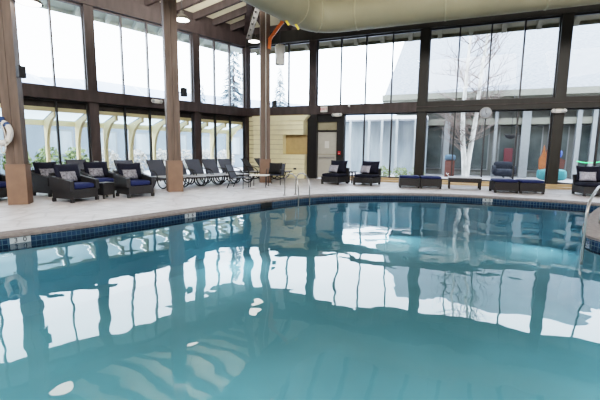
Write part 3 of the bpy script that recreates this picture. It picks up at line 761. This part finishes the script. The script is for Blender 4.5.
MB().pillow(.54, .46, .2, R4(0, 0, 0, -.3) @ Matrix.Translation((0, 0, .23)), ear=.08).build('cover', M['bag'], bg)

# armless lounge chairs, far wall
def make_slipper(loc, rot, label):
    c = thing('armless_lounge_chair', label, 'lounge chair', loc, rot, 'armless wicker lounge chairs on the far deck')
    w = M['wicker']
    MB().box(-.41, .41, -.43, .45, .08, .31).build('base', w, c)
    for sx in (-.37, .37):
        for sy in (-.39, .41): MB().box(sx - .035, sx + .035, sy - .035, sy + .035, 0, .09).build('leg', w, c)
    MB().prism([(.36, .30), (.45, .30), (.52, .66), (.45, .66)], -.40, .40, 'x').build('backrest', w, c)
    MB().cushion((0, -.04, .37), .82, .80, .15, e=.2, ez=.5).build('seat_cushion', M['navy'], c)
    MB().pillow(.80, .54, .24, R4(0, .27, .70, -.25), ear=.05).build('back_cushion', M['navy'], c)
    return c
S1, S2, S3 = (1.45, 15.75, 0), (2.74, 15.50, 0), (9.62, 12.40, 0)
sp = make_slipper(S1, face(-.58, -.81), 'armless wicker lounge chair with navy cushions right in front of the door')
dup(sp, S2, face(-.58, -.81), 'armless wicker lounge chair with navy cushions right of the low square table')
dup(sp, S3, face(-.25, -.97), 'armless wicker lounge chair with navy cushions at the right edge of the picture')
for S, f, lab in ((S1, (-.58, -.81), 'pale throw pillow on the lounge chair in front of the door'), (S2, (-.58, -.81), 'pale throw pillow on the lounge chair right of the low square table'), (S3, (-.25, -.97), 'pale throw pillow on the lounge chair at the right edge')):
    pillow_obj(S, face(*f), (-.14, .02, .46), -.35, lab, M['pillow_l'], .42, -.15)
side_table((2.17, 16.25, 0), face(-.58, -.81), .36, .50, M['wicker'], 'low square wicker table between the two lounge chairs', .05)

def make_ottoman(loc, rot, label):
    c = thing('ottoman', label, 'ottoman', loc, rot, 'wicker ottomans with blue cushions')
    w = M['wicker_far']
    MB().box(-.38, .38, -.36, .36, .07, .36).build('base', w, c)
    for sx in (-.34, .34):
        for sy in (-.32, .32): MB().box(sx - .035, sx + .035, sy - .035, sy + .035, 0, .08).build('leg', w, c)
    MB().cushion((0, 0, .405), .75, .71, .11, e=.2, ez=.5).build('cushion', M['blue'], c)
    return c
OT = [((4.22, 14.62, 0), 'wicker ottoman with blue cushion, left one of the pair left of the low bench'), ((4.98, 14.45, 0), 'wicker ottoman with blue cushion directly left of the low bench'),
      ((7.12, 13.18, 0), 'wicker ottoman with blue cushion directly right of the low bench'), ((7.89, 13.0, 0), 'wicker ottoman with blue cushion nearest the right far wall post')]
ot = None
for loc, lab in OT:
    rot = face(-.22, -.975)
    if ot is None: ot = make_ottoman(loc, rot, lab)
    else: dup(ot, loc, rot, lab)
bn = thing('low_bench', 'low dark bench on thin legs between the two ottoman pairs', 'bench', (6.2, 14.25, 0), face(-.33, -.945))
MB().box(-.58, .58, -.29, .29, .41, .44).build('top', M['sling_seat'], bn)  # reflected window light put into the pale colour of the top
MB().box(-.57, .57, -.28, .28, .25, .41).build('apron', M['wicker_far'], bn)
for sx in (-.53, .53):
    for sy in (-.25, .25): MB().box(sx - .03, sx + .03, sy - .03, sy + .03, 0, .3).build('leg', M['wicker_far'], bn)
tw = MB().cushion((0, 0, .07), .36, .26, .16, e=.8).cushion((.12, .05, .1), .2, .2, .14, e=.9).build('rolled_towel', M['towel'])
tw.location = tuple(WF(13.35, .46, .07)); tag(tw, 'pale rolled towel on the step beside the right far wall post', 'towel')

# ================================================================== OUTSIDE, LEFT: sunroom
gq = [C0, WL(60, 0, 0), V((-90, -30, 0)), V((-90, 95, 0)), V((90, 95, 0)), V((90, -30, 0)), WF(60, 0, 0)]
struct('snow_ground', MB().add([(p.x, p.y, -.12) for p in gq], [(0, 1, 2, 3), (0, 3, 4), (0, 4, 5, 6)]), M['patio'], 'snowy ground outside the building', 'ground')
SOL = 1.55
struct('sunroom_ledger', MB().box(-.5, 26, -.3, -.17, 2.66, 2.80, FL), M['cream'], 'cream ledger of the sunroom along the left wall', 'sunroom')
struct('sunroom_header', MB().box(-.5, 26, -SOL - .08, -SOL + .06, 2.22, 2.42, FL), M['cream'], 'cream eave header of the sunroom', 'sunroom')
struct('wall_outer', MB().box(-.5, 26, -.30, -.17, 2.80, 3.08, FL), mat('brown_board', (.05, .038, .034), .7, var=.3, scale=3), 'dark brown boards above the sunroom roof', 'wall')
def rib(s):
    mb = MB()
    y0, y1 = -SOL + .05, -.30
    outer = [(-SOL - .04, -.1), (-SOL - .04, 2.40), (-.25, 2.68)]
    inner = [(-.25, 2.50)]
    for a in lin(0, PI / 2, 10): inner.append((-SOL + .16 + (1.12) * (1 - math.sin(a)), 1.15 + 1.32 * math.cos(a)))
    inner.append((-SOL + .16, -.1))
    mb.prism(outer + inner, s - .05, s + .05, 'x', FL)
    return mb
ribs = [.05 + 1.08 * i for i in range(24)]
rb0 = None
for i, s in enumerate(ribs[:14]):
    o = struct('sunroom_rib', rib(s), M['cream'], 'cream arched rib of the sunroom outside the left wall', 'rib', 'cream arched ribs of the sunroom')
for i in range(13):
    a, b = ribs[i] + .055, ribs[i + 1] - .055
    mb = MB().add([(a, -SOL, 2.44), (b, -SOL, 2.44), (b, -.3, 2.72), (a, -.3, 2.72)], [(0, 1, 2, 3)], False, FL)
    struct('sunroom_roof_pane', mb, M['roofglass'], 'frosted roof pane of the sunroom', 'roof pane', 'frosted roof panes of the sunroom')
    mb = MB().add([(a, -SOL, .02), (b, -SOL, .02), (b, -SOL, 2.24), (a, -SOL, 2.24)], [(0, 1, 2, 3)], False, FL)
    struct('sunroom_side_pane', mb, M['glass'], 'clear side pane of the sunroom', 'side pane', 'clear side panes of the sunroom')

def leafy(n, sx, sy, sz, sz_leaf, seed, T=None):
    rnd = random.Random(seed); mb = MB()
    for _ in range(n):
        while True:
            p = V((rnd.uniform(-1, 1), rnd.uniform(-1, 1), rnd.uniform(-1, 1)))
            if .45 < p.length < 1: break
        c = V((p.x * sx, p.y * sy, sz + p.z * sz))
        a = V((rnd.gauss(0, 1), rnd.gauss(0, 1), rnd.gauss(0, 1))).normalized() * sz_leaf; b = a.orthogonal().normalized() * sz_leaf * .6
        mb.add([c - a, c + b, c + a, c - b], [(0, 1, 2, 3)], False, T)
    return mb
def shrub(loc, sx, sy, sz, m, label, seed, n=420, leaf=.09, group=None, cat='shrub'):
    t = thing('shrub', label, cat, tuple(loc), ROT_L, group)
    leafy(n, sx, sy, sz, leaf, seed).build('foliage', m, t)
    MB().tube([(0, 0, -.1), (0, 0, sz)], [.04, .02], 6).build('stem', M['twig'], t)
    return t
for i, s in enumerate((11.5, 10.4, 9.3, 8.2, 7.1)):
    shrub(WL(s, -3.4, 0), .53, .55, .72, M['leaf'], 'green clipped shrub outside the sunroom, ' + ['leftmost of its row', 'second of its row from the left', 'middle one of its row', 'fourth of its row from the left', 'rightmost of its row'][i], 10 + i, group='green shrubs outside the sunroom')
for i, s in enumerate((5.7, 4.3, 2.9, 1.5, .1, -1.3)):
    shrub(WL(s, -3.6, 0), .62, .6, .68, M['leaf_dry'], 'pale frosted shrub outside the sunroom, ' + ['leftmost of its row', 'second of its row from the left', 'third of its row from the left', 'fourth of its row from the left', 'fifth of its row from the left', 'rightmost of its row'][i], 30 + i, group='frosted shrubs outside the sunroom')
# low pale building beyond the hedge
bl = thing('annex_building', 'low pale blue building beyond the shrubs outside the left wall', 'building', tuple(WL(6, -9.5, 0)), ROT_L)
MB().box(-14, 14, 0, 4, -.1, 3.6).build('wall', M['paleblue'], bl)
MB().prism([(-.6, 3.5), (2, 4.6), (4.6, 3.5)], -14.4, 14.4, 'x').build('roof', M['roofsnow'], bl)
for i in range(11):
    x = -12.5 + 2.5 * i
    w = MB().box(x - .7, x + .7, -.06, 0, .9, 2.4).build('window', M['post'], bl)
    MB().box(x - .6, x + .6, -.08, -.05, 1.0, 2.3).build('pane', M['corridor'], w)
# hazy hillside and houses far off
def hill(name, pts, y0, depth, m, label):
    mb = MB()
    mb.prism([(x, z) for x, z in pts], y0, y0 + depth, 'y'); return struct(name, mb, m, label, 'hill')
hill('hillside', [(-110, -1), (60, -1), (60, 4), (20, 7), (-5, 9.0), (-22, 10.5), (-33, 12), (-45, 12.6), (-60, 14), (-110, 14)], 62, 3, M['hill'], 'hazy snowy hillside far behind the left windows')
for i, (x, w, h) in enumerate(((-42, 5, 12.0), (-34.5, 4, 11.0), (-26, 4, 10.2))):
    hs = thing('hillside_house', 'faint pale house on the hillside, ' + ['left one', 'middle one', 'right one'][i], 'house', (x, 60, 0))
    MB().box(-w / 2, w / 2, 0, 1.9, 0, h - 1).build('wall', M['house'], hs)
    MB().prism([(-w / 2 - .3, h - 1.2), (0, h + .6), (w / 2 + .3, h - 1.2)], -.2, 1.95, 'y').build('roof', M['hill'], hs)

def fir(loc, h, r, seed, label):
    t = thing('fir_tree', label, 'tree', tuple(loc), 0, 'snowy fir trees outside')
    rnd = random.Random(seed); mb = MB()
    n = int(h * 9)
    for i in range(n):
        z = h * (.08 + .92 * i / n); rr = r * (1 - i / n) * rnd.uniform(.75, 1.1) + .12
        for k in range(5):
            a = rnd.uniform(0, 2 * PI); d = V((math.cos(a), math.sin(a), 0)); s_ = V((-d.y, d.x, 0))
            b0_ = V((0, 0, z)); e_ = d * rr + V((0, 0, z - rr * .28))
            mb.add([b0_, b0_.lerp(e_, .6) + s_ * rr * .16, e_, b0_.lerp(e_, .6) - s_ * rr * .16], [(0, 1, 2, 3)])
            for q in (.45, .7, .9):
                c = b0_.lerp(e_, q); mb.add([c, c + s_ * .3 * rr * (1.1 - q) + d * .1 + V((0, 0, -.12)), c + d * .12, c - s_ * .3 * rr * (1.1 - q) + d * .1 + V((0, 0, -.12))], [(0, 1, 2, 3)])
    mb.build('foliage', M['fir'], t); MB().tube([(0, 0, -.2), (0, 0, h * .97)], [.22, .02], 8).build('trunk', M['twig'], t)
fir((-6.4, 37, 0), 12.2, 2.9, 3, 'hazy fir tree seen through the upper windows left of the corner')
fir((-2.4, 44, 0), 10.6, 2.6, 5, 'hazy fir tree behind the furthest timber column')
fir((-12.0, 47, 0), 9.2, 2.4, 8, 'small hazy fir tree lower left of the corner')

# ================================================================== OUTSIDE, FAR: courtyard and facing building
fb = thing('facing_building', 'long snow roofed building with white posts across the courtyard', 'building', tuple(WF(0, -8, 0)), ROT_F)
# local x along the wall, local +y away
S0 = 3.2
MB().box(S0 + 3.3, 34, .6, .9, -.1, 4.6).build('wall', M['render'], fb)
MB().prism([(-.9, 4.78), (8.5, 10.9), (8.5, 4.78)], S0 + 2.7, 36, 'x').build('roof', M['roofsnow'], fb)
MB().box(S0 + 2.6, 36, -1.0, -.85, 4.52, 4.86).box(S0 + 2.6, 36, -.85, .6, 4.44, 4.52).build('fascia', M['fascia'], fb)
MB().box(S0 + .2, 34, -.1, .6, 3.0, 3.36).build('lintel_band', M['fascia'], fb)
for x, w in ((3.35, .28), (4.05, .2), (4.8, .22), (5.8, .16), (6.6, .2), (7.36, .2), (9.74, .34), (12.44, .16), (14.0, .44), (15.26, .2), (16.54, .22), (17.3, .3), (19.5, .3), (22, .3)):
    MB().box(x - w / 2, x + w / 2, -.2, .1, -.1, 4.5 if x > 8 else 3.4).build('post', M['post'], fb)
xs = [6.8, 9.74, 12.44, 14.0, 15.26, 16.54, 18.4, 21]
for a, b in zip(xs[:-1], xs[1:]):
    w = MB().box(a + .25, b - .25, .52, .6, .25, 2.95).build('window', M['post'], fb)
    MB().box(a + .32, b - .32, .49, .53, .32, 2.88).build('pane', M['darkin'], w)
M['corridor_post'] = mat('corridor_post', (.34, .36, .38), .5, var=.05)
wg = thing('glass_corridor', 'pale glazed corridor outside behind the two lounge chairs', 'corridor', tuple(WF(0, -6.2, 0)), ROT_F)
MB().box(2.8, 8.6, 1.5, 1.6, -.1, 3.4).build('wall', M['corridor'], wg)
MB().box(2.8, 8.6, 0, 1.6, 3.3, 3.5).build('roof', M['snow'], wg)
for x in (3.2, 4.0, 5.2, 6.0, 6.9, 8.0): MB().box(x - .07, x + .07, 0, .1, -.1, 3.3).build('post', M['corridor_post'], wg)

# birch with twin trunks and bare branches
def bare_tree(loc, label):
    t = thing('birch_tree', label, 'tree', tuple(loc), ROT_F)
    rnd = random.Random(21)
    tw_ = MB()
    def branch(p, d, L, r, depth):
        pts = [p]; 
        for i in range(4):
            d = (d + V((rnd.gauss(0, .12), rnd.gauss(0, .12), rnd.gauss(.06, .08)))).normalized(); pts.append(pts[-1] + d * L / 4)
        tw_.tube(pts, [r * (1 - .17 * i) for i in range(5)], 5, caps=False)
        if depth > 0:
            for i in range(1, 5):
                for _ in range(2 if depth > 1 else 1):
                    nd = (d + V((rnd.gauss(0, .75), rnd.gauss(0, .5), rnd.gauss(.1, .4)))).normalized()
                    branch(pts[i], nd, L * rnd.uniform(.4, .62), r * .5, depth - 1)
    trunks = [[(0, 0, -.1), (-.1, 0, 1.0), (-.25, 0, 2.2), (-.3, 0, 3.6), (-.25, 0, 5.2), (-.2, .05, 7.0), (-.1, .05, 9.2)],
              [(.05, .05, -.1), (.12, .05, 1.0), (.25, .1, 2.2), (.38, .1, 3.6), (.45, .1, 5.2), (.6, .12, 7.0), (.75, .1, 9.0)]]
    for tr in trunks:
        P_ = spline(tr, 4); n = len(P_)
        MB().tube(P_, [.165 - .12 * i / n for i in range(n)], 10).build('trunk', M['birch'], t)
        for i in range(5, n - 1, 1):
            for _ in range(2):
                a = rnd.choice((-1, 1)); d = V((a * rnd.uniform(.6, 1), rnd.gauss(0, .4), rnd.uniform(.35, 1.0))).normalized()
                branch(P_[i], d, rnd.uniform(1.0, 1.9), .028, 2 if rnd.random() < .5 else 1)
    tw_.build('branches', M['twig'], t)
bare_tree(WF(10.85, -5, 0), 'bare twin trunked birch tree in the courtyard behind the low bench')
for i, s in enumerate((7.0, 7.8, 8.6)):
    shrub(WF(s, -1.6, 0), .4, .35, .32, M['leaf'], 'small green bush outside behind the pair of ottomans, ' + ['left one', 'middle one', 'right one'][i], 60 + i, 160, .07, 'small green bushes in the courtyard')

# play toys and seats in the courtyard
tt = thing('play_set', 'teal play tub with orange and brick red panels outside behind a wall post', 'toy', tuple(WF(14.92, -5.2, 0)), ROT_F)
MB().cushion((0, 0, .26), 1.3, .7, .6, e=.5, ez=.5).build('tub', M['teal'], tt)
MB().prism([(-.58, .5), (-.22, .5), (-.18, 1.2), (-.26, 1.55), (-.34, 1.3), (-.42, 1.75), (-.48, 1.3), (-.6, 1.05)], -.1, .12, 'y').build('orange_panel', M['toyorange'], tt)
MB().prism([(-.1, .5), (.52, .5), (.58, 1.0), (.3, 1.12), (-.05, 1.05)], .1, .3, 'y').build('red_panel', M['brownred'], tt)
MB().cushion((.22, 0, 1.32), .34, .3, .36, e=.8).build('blue_top', M['toyblue'], tt)
rc = thing('red_armchair', 'small red armchair in the courtyard porch left of a white post', 'armchair', tuple(WF(13.15, -7.2, 0)), ROT_F)
MB().box(-.22, .22, -.3, .3, .5, .75).build('seat', M['dimred'], rc)
MB().prism([(.2, .5), (.34, .5), (.42, 1.55), (.28, 1.6)], -.22, .22, 'x').build('backrest', M['dimred'], rc)
for sx in (-.19, .19):
    for sy in (-.26, .26): MB().tube([(sx, sy, -.1), (sx, sy, .52)], .025, 6).build('leg', M['black'], rc)
sf = thing('blue_sofa', 'slate blue sofa in the courtyard porch beside the red armchair', 'sofa', tuple(WF(12.85, -6.3, 0)), ROT_F)
MB().cushion((0, 0, .25), 1.0, .8, .42, e=.3, ez=.4).build('seat', M['sofa'], sf)
MB().cushion((0, .35, .55), 1.0, .25, .6, e=.3, ez=.4).build('backrest', M['sofa'], sf)
for sx in (-.5, .5): MB().cushion((sx, 0, .4), .18, .8, .5, e=.4, ez=.5).build('arm', M['sofa'], sf)
sb = thing('red_bench', 'dark red bench with a pale blue cushion behind the birch tree', 'bench', tuple(WF(10.02, -6.6, 0)), ROT_F)
MB().box(-.26, .26, -.3, .3, -.1, .85).build('base', M['brownred'], sb)
MB().cushion((0, 0, 1.02), .62, .5, .36, e=.5).build('cushion', mat('pale_blue_cloth', (.07, .11, .155), .8, var=.1), sb)
gv = thing('string_lights', 'green string lights glowing in the courtyard at the right edge', 'string lights', tuple(WF(16.4, -4.2, 0)), ROT_F)
MB().tube(spline([(-.7, 0, .98), (-.3, 0, .92), (.15, 0, .96), (.5, 0, 1.12), (.62, 0, 1.4)], 6), .022, 6).build('wire', M['green_light'], gv)
MB().tube(spline([(.35, 0, 2.2), (.5, 0, 1.9), (.42, 0, 1.6), (.6, 0, 1.35), (.52, 0, .6)], 6), .022, 6).build('wire', M['green_light'], gv)
hl = thing('bowl_lamp', 'dark bowl lamp hanging in the porch across the courtyard', 'lamp', tuple(WF(13.1, -6.4, 2.1)), 0)
MB().lathe([(.05, 0), (.25, .08), (.38, .25), (.36, .26)], 20).build('bowl', M['black'], hl)
MB().tube([(0, 0, .25), (0, 0, 2.4)], .015, 6).build('cord', M['black'], hl)

# ================================================================== LIGHT
sc = bpy.context.scene
w = bpy.data.worlds.new('overcast_sky'); sc.world = w; w.use_nodes = True
bgn = w.node_tree.nodes['Background']; bgn.inputs[0].default_value = (.77, .87, 1.0, 1); bgn.inputs[1].default_value = 8.6
def area(name, loc, target, size, power, colr, portal=False, sy=None):
    l = bpy.data.lights.new(name, 'AREA'); l.shape = 'RECTANGLE'; l.size = size; l.size_y = sy or size; l.energy = power; l.color = colr
    o = bpy.data.objects.new(name, l); col.objects.link(o); o.location = loc
    o.rotation_euler = (V(target) - V(loc)).to_track_quat('-Z', 'Y').to_euler()
    if portal: l.cycles.is_portal = True
    return o
area('rear_fill', (-2, -6, 9.5), (0, 12, 1), 9, 1700, (1, .96, .92), sy=4)  # added fill behind the camera, not a fixture of the hall
area('rear_fill', (9, -5, 9.5), (3, 12, 1), 9, 1100, (1, .96, .92), sy=4)  # second added fill, further right
for s_, d_, e_ in ((4.2, 3.4, 75), (6.5, 4.2, 110), (11, 4.2, 110), (16, 4.2, 90)):
    p_ = WL(s_, d_, 6.3); area('ceiling_fill', tuple(p_), tuple(p_ - nL * .9 + V((0, 0, 1.6))), 1.6, e_ * 1.4, (1, .95, .86), sy=1.0)  # added upward fill that brightens the ceiling boards

for x_, y_, tx, ty, e_ in ((-5.9, 3.6, 0, 7, 1), (0, 1.0, 0, 9, 1.2), (4.9, 2.6, 1, 8, 1), (-1.9, 8.7, 2, 5, .8), (3.0, 11.8, 2.5, 6, 1), (6.9, 10.6, 4, 7, .8)):
    area('water_fill', (x_, y_, -.42), (tx, ty, -1.3), .5, 21 * e_, (.86, .95, 1), sy=.3)  # added unseen fill under water, brightens the pool body

# ================================================================== CAMERA
cd = bpy.data.cameras.new('camera'); co = bpy.data.objects.new('camera', cd); col.objects.link(co)
cd.sensor_width = 36; cd.lens = 377.8 / 600 * 36; cd.clip_end = 400
P_, R_ = .1328, .010785
fw = V((0, math.cos(P_), -math.sin(P_))); rt = V((1, 0, 0)); up = rt.cross(fw)
rt2 = rt * math.cos(R_) + up * math.sin(R_); up2 = up * math.cos(R_) - rt * math.sin(R_)
mm = Matrix((rt2, up2, -fw)).transposed().to_4x4(); mm.translation = (0, 0, 1.4); co.matrix_world = mm
sc.camera = co
sc.view_settings.view_transform = 'Filmic'; sc.view_settings.look = 'High Contrast'
sc.view_settings.exposure = .38
sc.cycles.use_denoising = True
sc.cycles.max_bounces = 10; sc.cycles.transparent_max_bounces = 24; sc.cycles.diffuse_bounces = 4; sc.cycles.glossy_bounces = 4
sc.cycles.caustics_reflective = False; sc.cycles.caustics_refractive = False; sc.cycles.sample_clamp_indirect = 6
